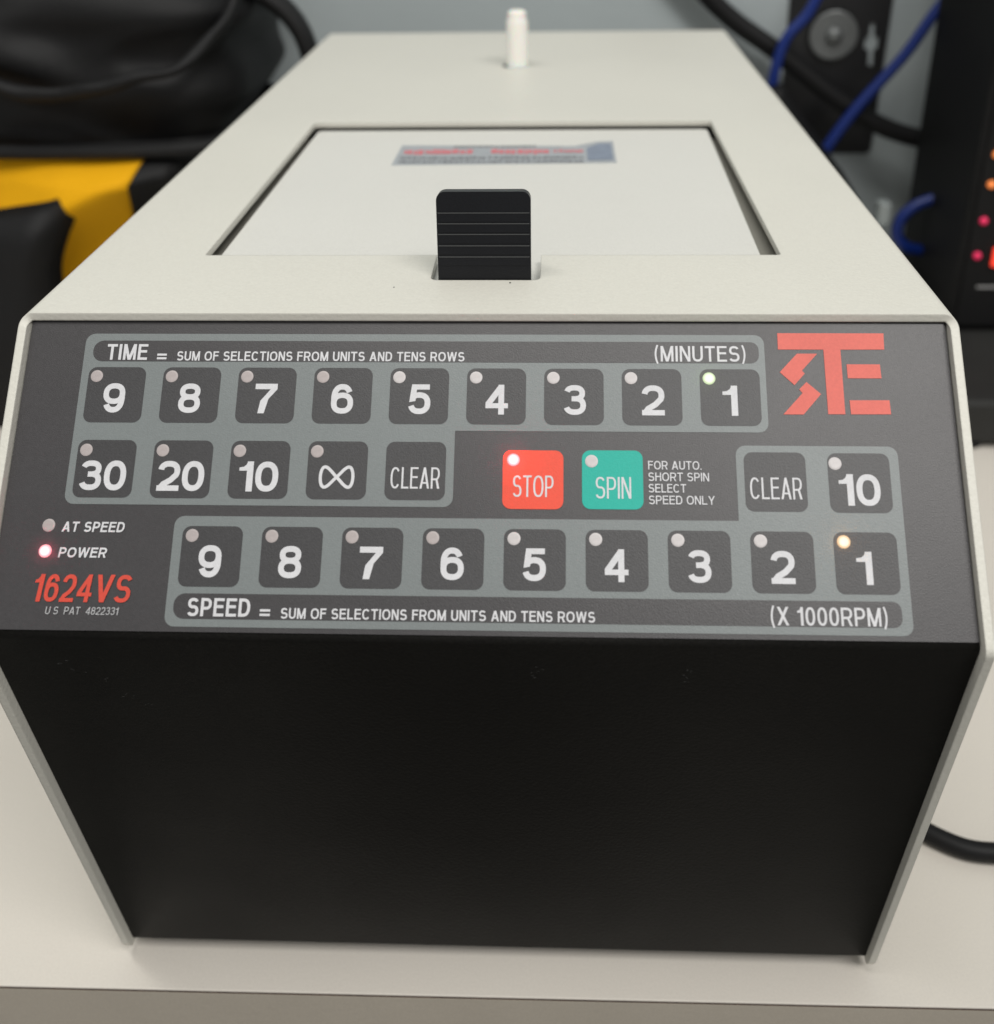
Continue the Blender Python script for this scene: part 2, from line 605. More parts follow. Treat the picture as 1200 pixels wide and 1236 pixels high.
        for k in range(48):
            a = 2 * math.pi * k / 48
            x_ = math.cos(a)
            y_ = math.sin(a) * math.cos(a)
            pts.append((w / 2 + (w / 2 - q) * math.copysign(abs(x_) ** .9, x_), h / 2 + (h - t) * y_ * 1.0))
        G += ribbon(pts, t, True)
    return G


GC = {}


def text_data(s, u0, u1, vtop, vbot, t, gap=.15, shear=0.0, z=0.0):
    """string s as flat shapes filling u0..u1 (mm), cap height vtop..vbot (v grows downwards)"""
    h = vbot - vtop
    chars = [s] if s == '8i' else list(s)
    tot_f = sum(REL[c] for c in chars if REL[c] is not None) * h
    tot_g = gap * h * (len(chars) - 1)
    fixed = sum(t for c in chars if REL[c] is None)
    k = (u1 - u0 - fixed) / (tot_f + tot_g)
    x = u0
    V, F = [], []
    for c in chars:
        w_ = t if REL[c] is None else REL[c] * h * k
        if c != ' ':
            key = (c, round(w_, 4), round(h, 4), round(t, 4))
            if key not in GC:
                GC[key] = cdt(glyph(c, w_, h, t))
            v2, tr = GC[key]
            i0 = len(V)
            V += [((x + a + shear * b) * .001, (-vbot + b) * .001, z) for a, b in v2]
            F += [[i + i0 for i in f] for f in tr]
        x += w_ + gap * h * k
    return V, F


def merge(*ds):
    V, F = [], []
    for v, f in ds:
        i0 = len(V)
        V += list(v)
        F += [[i + i0 for i in q_] for q_ in f]
    return V, F


# ================================================================== the room
WALL_Y = 0.50
o = link_mesh("wall", *box_data(-2.5, 2.5, WALL_Y, WALL_Y + 0.1, -1.0, 2.6), M['wall'])
o['kind'] = 'structure'
o = link_mesh("floor", *box_data(-2.5, 2.5, -3, WALL_Y, -0.80, -0.75), mat("floor_vinyl", (0.2, 0.19, 0.17), 0.5, 0.4, 0, 1, 0.1, 5))
o['kind'] = 'structure'

# ------------------------------------------------------------------ bench
bench = empty("lab_bench", "off-white laminate bench top with a brown seam along its front edge, under the centrifuge", "bench", (0, 0, 0))
bench.rotation_euler = (0, 0, R(0.25))
TY = -0.0352
o = link_mesh("laminate_sheet", *box_data(-1.0, 1.0, TY, WALL_Y + 0.03 - 0.04, -0.0008, 0.0), M['laminate'], bench)
bevel(o, 0.0003, 3)
o = link_mesh("laminate_core", *box_data(-1.0, 1.0, TY + 0.0001, WALL_Y - 0.012, -0.00145, -0.0008), M['kraft'], bench)
o = link_mesh("bench_board", *box_data(-1.0, 1.0, TY + 0.0015, WALL_Y - 0.012, -0.038, -0.0015), M['laminate_edge'], bench)
o = link_mesh("edge_band", *box_data(-1.0, 1.0, TY + 0.0000, TY + 0.0014, -0.038, -0.00145), M['laminate_edge'], bench)
for sx in (-0.9, 0.9):
    for sy in (0.03, 0.42):
        link_mesh("leg", *box_data(sx - 0.02, sx + 0.02, sy - 0.02, sy + 0.02, -0.75, -0.0385), M['black_metal'], bench)

# ================================================================== centrifuge
CEN = empty("centrifuge", "cream benchtop centrifuge with charcoal keypad, black front and black lid latch", "centrifuge", (0, 0, 0))
H, D = 0.2003, 0.3839
HW, T = 0.1106, 0.0020
RB = 0.0027
P1 = Vector((-0.0497, 0.1444))
P2 = Vector((-0.024, 0.006))
SL = math.atan2(0.1983 - P1.y, 0.0015 - P1.x)      # slope of the keypad
FY, FZ = -0.0524, 0.1452                          # fold of the side cover


def front_y(z):
    return FY * (H - z) / (H - FZ)


# cover: top sheet with lid opening, bends and side sheets in one bent piece
hole = round_poly([(-.0772, .0385), (-.0142, .0385), (-.0142, .0208), (.0136, .0208), (.0136, .0385), (.0771, .0385), (.0767, .1825), (-.0766, .1825)],
                  [.0008, 0, .0018, .0018, 0, .0008, .0015, .0015])
xi = HW - RB
v2, tris = cdt([[(-xi, 0), (xi, 0), (xi, D), (-xi, D)]], [hole])
cv = [(x, y, H) for x, y in v2]
cf = [list(t_) for t_ in tris]
for sgn in (-1, 1):
    prev = None
    for k in range(9):
        a = R(90 * k / 8)
        x_, z_ = sgn * (xi + RB * math.sin(a)), H - RB + RB * math.cos(a)
        i = len(cv)
        cv += [(x_, front_y(z_), z_), (x_, D, z_)]
        if prev is not None:
            cf.append([prev, i, i + 1, prev + 1])
        prev = i
    i = len(cv)
    side = [(front_y(H - RB), H - RB), (FY, FZ), (-.0268, .0075), (-.0252, .0042), (D - .004, .0042), (D, .0082), (D, H - RB)]
    side = [side[0]] + round_poly([side[0], side[1], side[2]], [0, .003, 0], 6)[1:-1] + side[2:]
    cv += [(sgn * HW, y, z) for y, z in side]
    cf.append(list(range(i, i + len(side))))
cover = link_mesh("cover", cv, cf, M['cream'], CEN)
fix_normals(cover)
# make sure normals point outward (top face up)
bm = bmesh.new()
bm.from_mesh(cover.data)
bm.faces.ensure_lookup_table()
up_f = max(bm.faces, key=lambda f: f.calc_area() if abs(f.normal.z) > .9 else 0)
if up_f.normal.z < 0:
    bmesh.ops.reverse_faces(bm, faces=bm.faces)
bm.to_mesh(cover.data)
bm.free()
md = cover.modifiers.new("solid", 'SOLIDIFY')
md.thickness = T
md.offset = -1
md.use_even_offset = True

# lid
lid_o = round_poly([(-.0752, .0205), (.0727, .0205), (.0752, .1808), (-.0750, .1808)], [.0006, .0006, .002, .002])
lid = link_mesh("lid", *plate_data([lid_o], H - .0060, H - .0028), M['lid'], CEN)
bevel(lid, 0.0006, 3, 50)
link_mesh("lid_well", *plate_data([rrect(-.082, .017, .082, .188, .003)], H - .012, H - .0075), M['inner'], CEN)

# latch: upright thumb tab with stepped ribs
LAT = empty("tmp", "", "")
bpy.data.objects.remove(LAT)
lx0, lx1, ly = -.0122, .0113, .0215
prof = rrect(lx0, -.006, lx1, .0222, .002, 6, rs=(.0022, .0022, .0001, .0001))
V, F = plate_data([prof], -.0040, 0.0)
rot = Matrix.Rotation(R(90 - 8), 4, 'X')
latch_m = Matrix.Translation((0, ly, H)) @ rot
latch = link_mesh("latch", V, F, M['latch'], CEN)
latch.matrix_local = latch_m
bevel(latch, 0.0007, 3, 50)
for k, zz in enumerate((.00575, .0086, .0115, .0142, .0169)):
    rib = link_mesh("latch_rib", *box_data(lx0 + .0003, lx1 - .0003, zz - .00011, zz + .00011, .00001, .00022), M['latch_line'], latch)
    g = link_mesh("latch_step", *box_data(lx0 + .0004, lx1 - .0004, zz - .0022, zz - .00012, .00001, .00014), M['latch'], latch)

# white drain peg
V, F = lathe_data([(.0053, .0002), (.0051, .0010), (.0051, .0205), (.0049, .0212), (.0043, .0222), (.0043, .0247), (.0036, .0254), (.0028, .0258), (.0012, .0258), (.0010, .0220)], 32, (-.0012, .2892, H))
peg = link_mesh("vent_spout", V, F, M['nylon'], CEN, smooth=True, label="white translucent plastic spout")
peg.modifiers.new("e", 'EDGE_SPLIT').split_angle = R(40)
link_mesh("spout_hole", *lathe_data([(.0052, 0), (.0052, .0002)], 24, (-.0032, .2905, H)), M['rubber'], CEN)

# sticker on lid
zl = H - .0028
st = link_mesh("sticker", *plate_data([[(-.0400, .1330), (.0385, .1350), (.0385, .1640), (.0325, .1630), (.0240, .1570), (-.0395, .1590)]], zl - .0001, zl + .0001), M['sticker'], CEN, label="silver warning sticker with faded red and black print")


def scribble(y0, y1, x0, x1, mw, seed, z):
    rn = random.Random(seed)
    ds = []
    x = x0
    while x < x1:
        w_ = mw * rn.uniform(.5, 1.3)
        ds.append(plate_data([rect(x, y0 + (y1 - y0) * rn.uniform(0, .25), min(x + w_, x1), y1 - (y1 - y0) * rn.uniform(0, .25))], None, z))
        x += w_ * rn.uniform(1.1, 1.5)
    return merge(*ds)


link_mesh("red_print", *merge(scribble(.1460, .1530, -.0375, -.0125, .0018, 1, zl + .0002), scribble(.1460, .1530, -.0060, .0155, .0018, 2, zl + .0002), scribble(.1480, .1520, .0165, .0270, .0013, 5, zl + .0002)), M['sticker_red'], st)
link_mesh("black_print", *merge(scribble(.1355, .1385, -.0380, .0270, .0014, 3, zl + .0002), scribble(.1400, .1435, -.0380, .0270, .0014, 6, zl + .0002), scribble(.1555, .1580, -.0200, .0100, .0014, 4, zl + .0002)), M['sticker_black'], st)
link_mesh("grey_print", *plate_data([[(.0285, .1380), (.0375, .1385), (.0375, .1600), (.0330, .1600), (.0285, .1540)]], None, zl + .0002), M['sticker_blue'], st)

# paint chips on the cover's front lip
for (x_, y_, s_) in ((-.0228, .0160, .00025), (.0061, .0190, .0003)):
    link_mesh("paint_chip", *plate_data([[(x_ + s_ * math.cos(a) * random.uniform(.6, 1.1), y_ + s_ * math.sin(a) * random.uniform(.8, 1.6)) for a in [k * math.pi / 4 for k in range(8)]]], H + .00002, H + .00006), M['rubber'], CEN)

# front sheet: keypad slope + lower front, one bent plate
XI = HW - T - .0002
A3 = Vector((0, .0015, .1983))
bend = round_poly([(.0120, .1983), (.0015, .1983), (P1.x, P1.y), (P2.x, P2.y), (.02, .006)], [0, .0004, .0026, .0006, 0], 10)
bend[0] = (.0120, .1980)
V, F = [], []
for (y, z) in bend:
    V += [(-XI, y, z), (XI, y, z)]
for i in range(len(bend) - 1):
    F.append([2 * i, 2 * i + 1, 2 * i + 3, 2 * i + 2])
front = link_mesh("front_panel", V, F, M['black_paint'], CEN, label="black painted folded front plate")
for p in front.data.polygons:
    p.use_smooth = True
front.modifiers.new("es", 'EDGE_SPLIT').split_angle = R(30)
md = front.modifiers.new("solid", 'SOLIDIFY')
md.thickness = .0015
md.offset = 1
front.data.update()

link_mesh("base_plate", *box_data(-XI, XI, .02, D - .003, .0045, .0062), M['inner'], CEN)
link_mesh("rear_panel", *box_data(-XI, XI, D - .0028, D - .0010, .0062, H - .0022), M['cream'], CEN)
for fx in (-.085, .085):
    for fy in (.002, .35):
        link_mesh("rubber_foot", *lathe_data([(.0075, .0), (.009, .0006), (.0095, .0045)], 24, (fx, fy, .0)), M['rubber'], CEN)

# keypad frame of reference
PM = Matrix.Translation(A3) @ Matrix.Rotation(SL, 4, 'X')
Z0 = .00010


def on_panel(name, data, material, parent=None, label=None, smooth=False):
    o_ = link_mesh(name, data[0], data[1], material, parent or CEN, smooth, label)
    if parent is None:
        o_.matrix_local = PM
    return o_


def mm(P):
    return [(x * .001, -y * .001) for x, y in P]


panel = on_panel("control_panel", plate_data([rrect(-XI + .0001, -.0731, XI - .0001, -.0002, .0004)], Z0, .00030), M['overlay'], label="charcoal membrane keypad overlay")

tg = mm(round_poly([(-94.6, 4.1), (66.15, 4.1), (66.15, 27.45), (-5.45, 27.45), (-5.45, 45.1), (-94.6, 45.1)], [2.2, 2.2, 2.2, .2, 2.2, 2.2]))
sg = mm(round_poly([(-68.45, 47.6), (58.4, 47.6), (58.4, 30.5), (94.6, 30.5), (94.6, 72.0), (-68.45, 72.0)], [2.2, .2, 2.2, 2.2, 2.2, 2.2]))
on_panel("time_border", plate_data([tg], .0003, .00040), M['grey_print'], panel, "grey printed field round the time keys")
on_panel("speed_border", plate_data([sg], .0003, .00040), M['grey_print'], panel, "grey printed field round the speed keys")
tb = rrect(-92.5, 5.85, 64.8, 11.0, 2, 6, rs=(1.9, 2.4, 2.4, 1.9))
sb = rrect(-66.7, 64.8, 92.4, 70.3, 2, 6, rs=(1.9, 2.4, 2.4, 1.9))
on_panel("time_bar", plate_data([mm(tb)], .0004, .00046), M['overlay'], panel, "charcoal title bar reading TIME")
on_panel("speed_bar", plate_data([mm(sb)], .0004, .00046), M['overlay'], panel, "charcoal title bar reading SPEED")

ZT = .00052


def text(name, s, u0, u1, vt, vb, t, m_='white_print', gap=.15, shear=0., z=ZT, parent=None, label=None):
    return on_panel(name, text_data(s, u0, u1, vt, vb, t, gap, shear, z), M[m_], parent or panel, label)


text("time_heading", "TIME", -89.1, -79.3, 6.75, 10.66, .64, gap=.15)
text("equals_sign", "=", -76.9, -74.6, 8.4, 10.8, .50)
text("time_caption", "SUM OF SELECTIONS FROM UNITS AND TENS ROWS", -72.1, -3.75, 8.50, 10.80, .37)
text("minutes_caption", "(MINUTES)", 40.7, 61.7, 6.85, 10.65, .52, gap=.16)
text("speed_heading", "SPEED", -63.5, -49.5, 65.78, 69.72, .66, gap=.15)
text("equals_sign", "=", -47.3, -45.0, 67.3, 69.8, .50)
text("speed_caption", "SUM OF SELECTIONS FROM UNITS AND TENS ROWS", -42.6, 26.4, 67.72, 70.0, .37)
text("rpm_caption", "(X 1000RPM)", 64.3, 89.2, 66.15, 70.05, .52, gap=.16)
text("at_speed_caption", "AT SPEED", -94.2, -79.9, 49.15, 51.45, .42, shear=.12)
text("power_caption", "POWER", -94.2, -83.3, 54.95, 57.2, .42, shear=.12)
text("model_number", "1624VS", -98.9, -76.9, 60.95, 67.0, .90, 'red_print', gap=.13, shear=.10, label="red italic model number")
text("patent_line", "U S  PAT  4822331", -95.4, -79.0, 68.05, 69.7, .20, 'thin_print', shear=.1)
for s_, vt, u1_ in (("FOR AUTO.", 34.2, 50.6), ("SHORT SPIN", 36.85, 52.2), ("SELECT", 39.45, 47.0), ("SPEED ONLY", 42.1, 53.3)):
    text("spin_note", s_, 38.6, u1_, vt, vt + 1.95, .27, 'white_print', gap=.14)

logo = [[(69.35, 3.6), (93.85, 3.6), (93.7, 7.55), (83.65, 7.6), (83.65, 23.05), (79.8, 23.05), (79.75, 7.6), (69.3, 7.6)],
        [(84.8, 11.15), (92.4, 11.15), (92.5, 14.5), (84.85, 14.5)],
        [(84.85, 19.75), (93.85, 19.7), (93.95, 23.0), (84.95, 23.05)],
        [(73.6, 8.6), (78.25, 8.6), (74.5, 12.7), (75.1, 13.4), (72.6, 16.2), (69.4, 13.1)],
        [(75.35, 15.45), (78.5, 18.3), (74.25, 23.15), (69.65, 23.15), (74.3, 18.1), (73.6, 17.2)]]
on_panel("logo", merge(*[plate_data([mm(p)], .0003, .00042) for p in logo]), M['logo_print'], panel, "red block-letter logo")

# keys
KW, KH = 13.75, 13.45
key_data = plate_data([rrect(-KW / 2000, -KH / 2000, KW / 2000, KH / 2000, .0019, 6)], .0004, .00046)
key_mesh = {}


def key(u, v, kind, pic, led, label=None, h=7.15):
    base = .0004 if kind == 'key' else .0003
    if kind not in key_mesh:
        k_ = link_mesh("key", key_data[0], key_data[1], M[kind], CEN)
        key_mesh[kind] = k_
    else:
        k_ = key_mesh[kind].copy()
        COL.objects.link(k_)
        k_.parent = CEN
    k_.matrix_local = PM @ Matrix.Translation((u * .001, -v * .001, 0))
    k_['label'] = label or ('charcoal key printed ' + {'8i': 'with an infinity sign'}.get(pic[0], pic[0]) + (' in the time field' if v < 37.5 else ' in the speed field'))
    cx, cy = pic[1], pic[2]
    s_ = pic[0]
    if s_ == '8i':
        dat = text_data('8i', -4.1 + cx, 4.1 + cx, -2.7 + cy, 2.7 + cy, .72, z=ZT)
        nm = "infinity_print"
    elif s_.isdigit():
        w_ = {1: 5.2, 2: 10.8}[len(s_)]
        if s_ == '1':
            w_ = 3.4
        if s_ == '10':
            w_ = 9.1
        dat = text_data(s_, cx - w_ / 2, cx + w_ / 2, cy - h / 2, cy + h / 2, 1.33, gap=.075, z=ZT)
        nm = "number_print"
    else:
        w_ = pic[3]
        dat = text_data(s_, cx - w_ / 2, cx + w_ / 2, cy - 2.45, cy + 2.45, .42, gap=.15, z=ZT)
        nm = "word_print"
    link_mesh(nm, dat[0], dat[1], M['white_print'], k_)
    if led:
        lu, lv, lm = led
        lit = lm not in ('led_off', 'led_off2')
        pr = [(.00148, .00044), (.00144, .00053), (.0011, .00058 if not lit else .00072)]
        V_, F_ = lathe_data([(r_, z_ - .0004) for r_, z_ in pr], 28)
        l_ = link_mesh("indicator_light", V_, F_, M[lm], k_)
        l_.location = (lu * .001, -lv * .001, .0004)
        if lit:
            l_['label'] = {'led_red': "glowing red indicator", 'led_green': "glowing green indicator", 'led_amber': "glowing amber indicator"}[lm]
    return k_


for i, n_ in enumerate("987654321"):
    u = -85.95 + 17.97 * i
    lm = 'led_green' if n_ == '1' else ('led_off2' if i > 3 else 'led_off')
    key(u, 19.2, 'key', (n_, {'1': -.4}.get(n_, 0) + .05 * i - .1, .8), (-4.85 + .015 * i, -4.5, lm))
for i, n_ in enumerate(("30", "20", "10", "8i", "CLEAR")):
    u = -86.1 + 17.98 * i
    key(u, 36.85, 'key', (n_, -.2 if n_ == '30' else 0, 1.6 if i < 4 else 1.65, 11.2), None if n_ == "CLEAR" else (-4.85, -4.35, 'led_off'), h=6.95)
key(12.6, 38.65, 'stop', ("STOP", .05, 1.55, 9.2), (-4.5, -4.5, 'led_red'), "orange-red STOP key")
key(30.55, 38.55, 'spin', ("SPIN", .15, 1.85, 8.0), (-4.7, -4.2, 'led_off2'), "green SPIN key")
key(67.0, 38.75, 'key', ("CLEAR", 0.0, 1.5, 11.5), None)
key(85.65, 38.85, 'key', ("10", -.15, 1.6), (-5.2, -4.35, 'led_off2'), h=7.1)
for i, n_ in enumerate("987654321"):
    u = -59.45 + 18.15 * i
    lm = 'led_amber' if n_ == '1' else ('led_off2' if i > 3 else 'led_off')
    key(u, 56.6, 'key', (n_, {'1': -.45}.get(n_, 0) - .1, 1.1), (-4.65, -4.6, lm))

for (v_, lm, lb) in ((50.0, 'led_off', None), (55.8, 'led_red', "glowing red power light")):
    V_, F_ = lathe_data([(.00148, .0), (.00144, .0001), (.0011, .00018 if lb is None else .0003)], 28)
    l_ = link_mesh("indicator_light", V_, F_, M[lm], panel)
    l_.location = (-.09738, -v_ * .001, .0003)
    if lb:
        l_['label'] = lb

# what the lit indicators throw on the keypad round them
def glow(u, v, col, power):
    d = bpy.data.lights.new("indicator_glow", 'POINT')
    d.energy = power
    d.color = col
    d.shadow_soft_size = .0004
    o_ = bpy.data.objects.new("indicator_glow", d)
    COL.objects.link(o_)
    o_.location = PM @ Vector((u * .001, -v * .001, .0016))


glow(-97.38, 55.8, (1.0, 0.04, 0.14), 6e-4)
glow(8.1, 34.15, (1.0, 0.04, 0.10), 1.4e-3)
glow(52.99, 14.7, (0.6, 1.0, 0.2), 1e-4)
glow(81.1, 52.0, (1.0, 0.45, 0.1), 2.5e-4)

# scuffs on the lower front; the right-hand groups are faint reflections painted as marks
n2 = Vector((0, P2.x - P1.x, P2.y - P1.y)).normalized()
FM = Matrix.Translation((0, P1.x, P1.y)) @ Matrix.Rotation(math.atan2(P1.y - P2.y, P1.x - P2.x), 4, 'X')
rn = random.Random(3)
for (u, v, n_, a) in ((14.0, 7.0, 4, .5), (13.0, 9.5, 3, .2), (46.6, 7.0, 3, 1.3), (46.8, 9.6, 4, .8), (-93, 7.5, 4, .1), (-90, 10, 3, .1), (-80, 19, 5, .2), (-84, 13, 3, .3), (-76, 22, 3, .2)):
    ds = []
    for k in range(n_):
        x_, y_ = u + rn.gauss(0, .9), v + rn.gauss(0, .6)
        l_, w_, b_ = rn.uniform(.15, .55), rn.uniform(.03, .09), a + rn.gauss(0, .4)
        ca, sa = math.cos(b_), math.sin(b_)
        q_ = [(x_ + (p * ca - q * sa), y_ + (p * sa + q * ca)) for p, q in ((-l_, 0), (0, -w_), (l_, 0), (0, w_))]
        ds.append(plate_data([mm(q_)], None, .00168 + k * .00001))
    s_ = link_mesh("scuff_and_reflection", *merge(*ds), M['scuff_reflection'], front)
    s_.matrix_local = FM

# ================================================================== power cord on the bench
V, F = tube_data([(.090, .36, .030), (.122, .30, .0045), (.124, .20, .0042), (.122, .12, .0044), (.1225, .065, .0036), (.131, .0335, .0036), (.1465, .0180, .0036), (.164, .0145, .0036), (.20, .017, .0036), (.26, .03, .0036)], .0032, 16, 10)
o = link_mesh("power_cord", V, F, M['cable'], smooth=True)
tag(o, "thick black power cord lying on the bench, right of the centrifuge's lower front corner", "cable")

# ================================================================== things on the wall, upper right
BR = empty("wall_bracket", "black slotted metal mounting plate screwed to the grey wall", "bracket", (0, 0, 0))
wy = WALL_Y - .001
V, F = plate_data([round_poly([(.168, .0985), (.2315, .0985), (.2345, .30), (.166, .30)], [.003, .004, .003, .003])], -.0008, .0004,
                  holes=[[(.2205, .1845), (.2232, .1845), (.2238, .1765), (.2268, .1755), (.2268, .1690), (.2245, .1675), (.2252, .1575), (.2222, .1575), (.2212, .1675), (.2182, .1690), (.2182, .1745), (.2203, .1765)]])
plate = link_mesh("plate", [(x, wy - z, y) for x, y, z in V], [f[::-1] for f in F], M['black_metal'], BR)
fix_normals(plate)
bevel(plate, .0006, 2, 50)
V, F = lathe_data([(.0155, .004), (.0155, .0052), (.0148, .0056), (.0060, .0056)], 36, (.1965, wy, .1780), 'Y')
link_mesh("washer", V, F, M['zinc'], BR)
V, F = lathe_data([(.0056, .0056), (.0054, .0085), (.0030, .0100), (.0006, .0102)], 24, (.1965, wy, .1780), 'Y')
link_mesh("screw", V, F, M['zinc'], BR, smooth=True)

wc = WALL_Y - .014
V, F = tube_data([(.06, wc, .26), (.1177, wc, .1995), (.1575, wc - .002, .1707), (.1970, wc - .006, .1420), (.2300, wc - .010, .1230), (.2640, wc - .012, .1140), (.300, wc - .012, .1160), (.36, wc - .010, .13)], .0062, 16, 10)
o = link_mesh("black_cable", V, F, M['cable'], smooth=True)
tag(o, "thick black cable sagging across the wall bracket behind the centrifuge", "cable")
wb = WALL_Y - .032
V, F = tube_data([(.192, wb, .245), (.1745, wb, .1990), (.1600, wb, .1790), (.1545, wb, .1480), (.1560, wb, .115), (.160, wb, .06), (.165, wb - .02, .01)], .0034, 14, 10)
o = link_mesh("network_cable", V, F, M['blue'], smooth=True)
tag(o, "blue cable hanging left of the round washer, behind the centrifuge corner", "cable", "blue network cables behind the centrifuge")
V, F = tube_data([(.280, wb, .235), (.2530, wb, .1995), (.2355, wb, .1700), (.2100, wb, .1370), (.1925, wb, .1080), (.182, wb, .08), (.18, wb - .02, .02)], .0036, 14, 10)
o = link_mesh("network_cable", V, F, M['blue'], smooth=True)
tag(o, "blue cable slanting down across the bracket from upper right", "cable", "blue network cables behind the centrifuge")
V, F = tube_data([(.275, .425, .103), (.258, .42, .0945), (.2420, .42, .0880), (.2330, .42, .0790), (.2320, .42, .0680), (.2390, .42, .0600), (.256, .425, .055), (.28, .43, .05)], .0036, 14, 10)
o = link_mesh("network_cable", V, F, M['blue'], smooth=True)
tag(o, "short blue cable loop poking out beside the black box with lights", "cable", "blue network cables behind the centrifuge")
V, F = box_data(.2175, .2245, .415, .425, .076, .090)
o = link_mesh("cable_plug", V, F, M['clear'])
bevel(o, .001)
tag(o, "small clear plastic cable plug behind the right edge of the centrifuge", "plug")
V, F = tube_data([(.150, .455, .150), (.170, .455, .118), (.190, .45, .092), (.2050, .445, .072), (.215, .44, .050), (.22, .44, .01)], [.010, .013, .014, .012, .010, .010], 16, 8)
o = link_mesh("cable_sleeve", V, F, M['black_cloth'], smooth=True)
tag(o, "dark cable sleeve dropping behind the centrifuge below the bracket", "sleeve")

# ================================================================== black box with lights, right edge
BX = empty("black_control_box", "tall black box with small orange, pink and red lights at the right edge", "control box", (0, 0, 0))
bx0, by0 = .2495, .36
o = link_mesh("housing", *box_data(bx0, .42, by0, .462, .030, .30), M['box'], BX)
bevel(o, .0025, 3)
o = link_mesh("front_plate", *box_data(bx0 + .004, .416, by0 - .0015, by0 - .0002, .034, .296), M['box'], BX)
bevel(o, .0005)
for (x_, z_, mm_, lb) in ((.2592, .137, 'orange_lamp', "orange light"), (.2592, .120, 'orange_lamp', "orange light"), (.2588, .0988, 'pink_lamp', "pink light"), (.2588, .0778, 'pink_lamp', "pink light")):
    V, F = lathe_data([(.0022, .0015), (.0021, .0028), (.0012, .0038)], 20, (x_, by0, z_), 'Y')
    link_mesh("lamp", V, F, M[mm_], BX, smooth=True, label=lb)
o = link_mesh("lamp", *box_data(.2672, .276, by0 - .004, by0 - .0016, .0715, .083), M['red_lamp'], BX, label="red rectangular light")
bevel(o, .0006)
link_mesh("line_print", *box_data(.2620, .285, by0 - .0018, by0 - .00155, .0575, .0590), M['white_mark'], BX)

GC_ = empty("equipment_case", "low dark grey case on the bench underneath the tall black box with lights", "case", (0, 0, 0))
o = link_mesh("case_body", *box_data(.226, .44, .272, .468, .003, .0290), M['case'], GC_)
bevel(o, .004, 4)
for fx in (.24, .42):
    for fy in (.28, .45):
        link_mesh("rubber_foot", *lathe_data([(.007, .0), (.008, .0032)], 20, (fx, fy, 0)), M['rubber'], GC_)

# ================================================================== tool bag, upper left
BG = empty("tool_bag", "yellow and black canvas tool bag leaning beside the centrifuge's left side", "bag", (0, 0, 0))


def se(a, hx, hy, e):
    c, s = math.cos(a), math.sin(a)
    return hx * math.copysign(abs(c) ** (2 / e), c), hy * math.copysign(abs(s) ** (2 / e), s)


bcx, bcy = -.345, .415


def loft(z0, z1, nz, prof, nseg=120, e=5.0, cap=True):
    V, F = [], []
    for i in range(nz + 1):
        t = i / nz
        z = z0 + (z1 - z0) * t
        for k in range(nseg):
            a = 2 * math.pi * k / nseg
            V.append(prof(a, t, z))
        if i:
            for k in range(nseg):
                F.append([(i - 1) * nseg + k, (i - 1) * nseg + (k + 1) % nseg, i * nseg + (k + 1) % nseg, i * nseg + k])
    return V, F


def body_prof(a, t, z):
    x, y = se(a, .178, .078, 6.0)
    n = noise.noise(Vector((x * 9, y * 9, z * 14))) * .006 + noise.noise(Vector((x * 26, y * 20, z * 34 + 5))) * .0025
    X, Y = bcx + x, bcy + y
    # diagonal crease on the front: cloth leans out along the ridge and tucks in below it
    if y < 0:
        line = .146 - max(0.0, (-.195 - X)) * .46
        d = z - line
        f = .030 * math.exp(-(max(d, 0) / .026) ** 1.2) if d > 0 else .046 * math.exp(-(-d / .030) ** 1.5) - .016
        wgt = min(1, max(0, (-Y + bcy) / .07)) * min(1, max(0, (-.170 - X) / .02))
        Y -= f * wgt * min(1, max(0, (.151 - z) / .016))
    return (X + n, Y + n, z)


V, F = loft(.0, .152, 46, body_prof, 160)
link_mesh("end_panel", V, F, M['black_cloth'], BG, smooth=True)
# yellow front panel, sewn over the black body
V, F = [], []
NU, NV = 70, 50
for j in range(NV + 1):
    z = .001 + .149 * j / NV
    xl = -.1990 - (.148 - z) * .62 + .0025 * math.sin(z * 70)
    for i in range(NU + 1):
        X = -.505 + (xl + .505) * i / NU
        x = (X - bcx)
        c = max(-1.0, min(1.0, x / .178))
        # angle of the super-ellipse at this x, on the front half
        a = 2 * math.pi - math.acos(math.copysign(abs(c) ** 3.0, c))
        p = body_prof(a, 0, z)
        V.append((p[0], p[1] - .0022, p[2]))
for j in range(NV):
    for i in range(NU):
        a = j * (NU + 1) + i
        F.append([a, a + 1, a + NU + 2, a + NU + 1])
o = link_mesh("yellow_panel", V, F, M['yellow_cloth'], BG, smooth=True)
md = o.modifiers.new("s", 'SOLIDIFY')
md.thickness = .0015
md.offset = -1


def top_prof(a, t, z):
    bulge = .010 * math.sin(min(1, t * 2.2) * math.pi / 2)
    shrink = 1.0 - .20 * max(0, t - .55) / .45
    x, y = se(a, (.184 + bulge) * shrink, (.080 + bulge) * shrink, 4.5)
    n = noise.noise(Vector((x * 14, y * 10, z * 22))) * .012 + noise.noise(Vector((x * 34 + 3, y * 30, z * 60))) * .005
    n += .0045 * math.sin((z - .15) * 120 + x * 26 + 3 * noise.noise(Vector((x * 7, 0, z * 7))))
    n -= .010 * (abs(noise.noise(Vector((x * 9 - z * 12, y * 6, z * 20 + x * 9)))) ** .7)
    n += .012 * max(0, noise.noise(Vector((x * 11 + z * 16, 4, z * 9 - x * 5)))) ** 1.0
    d = math.hypot(x, y) or 1
    return (bcx + x + n * x / d * .7, bcy + y + n * y / d, z + .006 * noise.noise(Vector((x * 8, y * 8, 3))))


V, F = loft(.149, .275, 50, top_prof, 160)
F.append([50 * 160 + k for k in range(160)])
F.append([k for k in range(160)][::-1])
link_mesh("top_cover", V, F, M['black_cloth'], BG, smooth=True)
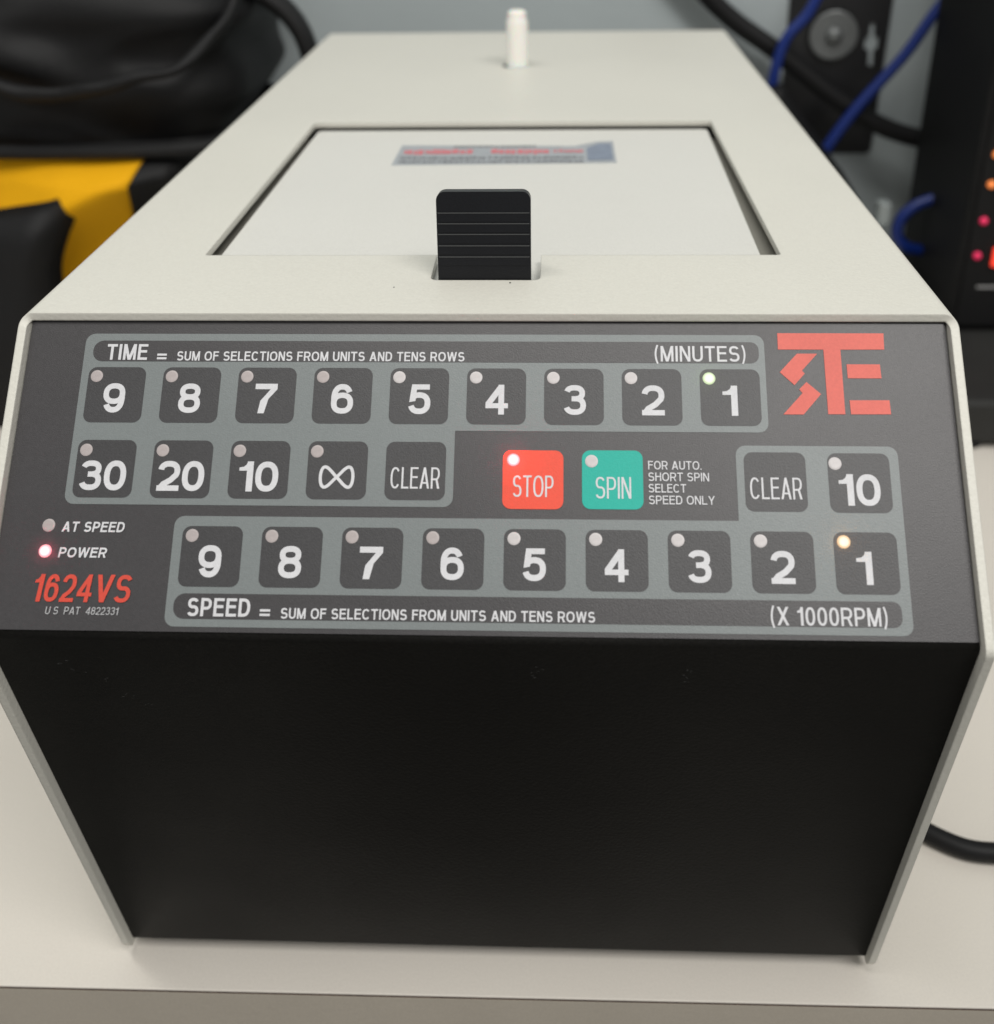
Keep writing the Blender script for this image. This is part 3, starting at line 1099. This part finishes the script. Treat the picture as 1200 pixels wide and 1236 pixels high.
# piping roll along the rim and the rolled zip edge
V, F = tube_data([(-.53, .328, .152), (-.40, .326, .151), (-.28, .325, .150), (-.20, .326, .150), (-.165, .340, .151), (-.155, .40, .152), (-.160, .48, .152)], .0042, 10, 8)
link_mesh("rim_piping", V, F, M['black_strap'], BG, smooth=True)
V, F = tube_data([(-.50, .318, .189), (-.43, .319, .187), (-.38, .315, .191), (-.33, .316, .187), (-.285, .312, .189), (-.25, .316, .184), (-.215, .316, .185), (-.180, .322, .193), (-.160, .342, .208), (-.150, .37, .232)], [.005, .007, .0045, .006, .004, .006, .004, .005, .004, .005], 12, 8, flat=.7)
V = [v + Vector((0, 1, 0)) * noise.noise(v * 60) * .003 + Vector((0, 0, 1)) * noise.noise(v * 45 + Vector((3, 1, 2))) * .004 for v in V]
link_mesh("zip_roll", V, F, M['black_cloth'], BG, smooth=True)
# webbing handle loop
V, F = tube_data([(-.215, .385, .235), (-.185, .385, .232), (-.155, .388, .226), (-.134, .39, .212), (-.124, .392, .190), (-.126, .395, .160), (-.140, .40, .12)], [.011, .011, .011, .0105, .010, .010, .010], 14, 10, flat=.55)
link_mesh("handle", V, F, M['black_strap'], BG, smooth=True)
# black boot pocket at the lower front, its flap tip pointing right
pk = []
for i in range(41):
    for j in range(31):
        s, t = i / 40, j / 30
        z = t * (.1080 + .0200 * s ** 1.3)
        xr = -.2575 - .004 * math.sin(t * 6) + .0185 * max(0, (t - .70) / .30) ** 1.6 - .004 * max(0, (t - .95) / .05) ** 2
        x = -.42 + s * (xr + .42)
        y = .292 - .010 * math.sin(math.pi * min(1, t * 1.05)) + .022 * max(0, (s - .93) / .07) ** 2 + .012 * max(0, (t - .9) / .1) ** 2 + noise.noise(Vector((x * 20, z * 25, 1))) * .006
        pk.append((x, y, z))
pf = [[i * 31 + j, (i + 1) * 31 + j, (i + 1) * 31 + j + 1, i * 31 + j + 1] for i in range(40) for j in range(30)]
o = link_mesh("front_pocket", pk, pf, M['black_cloth'], BG, smooth=True)
md = o.modifiers.new("s", 'SOLIDIFY')
md.thickness = .006
md.offset = 0
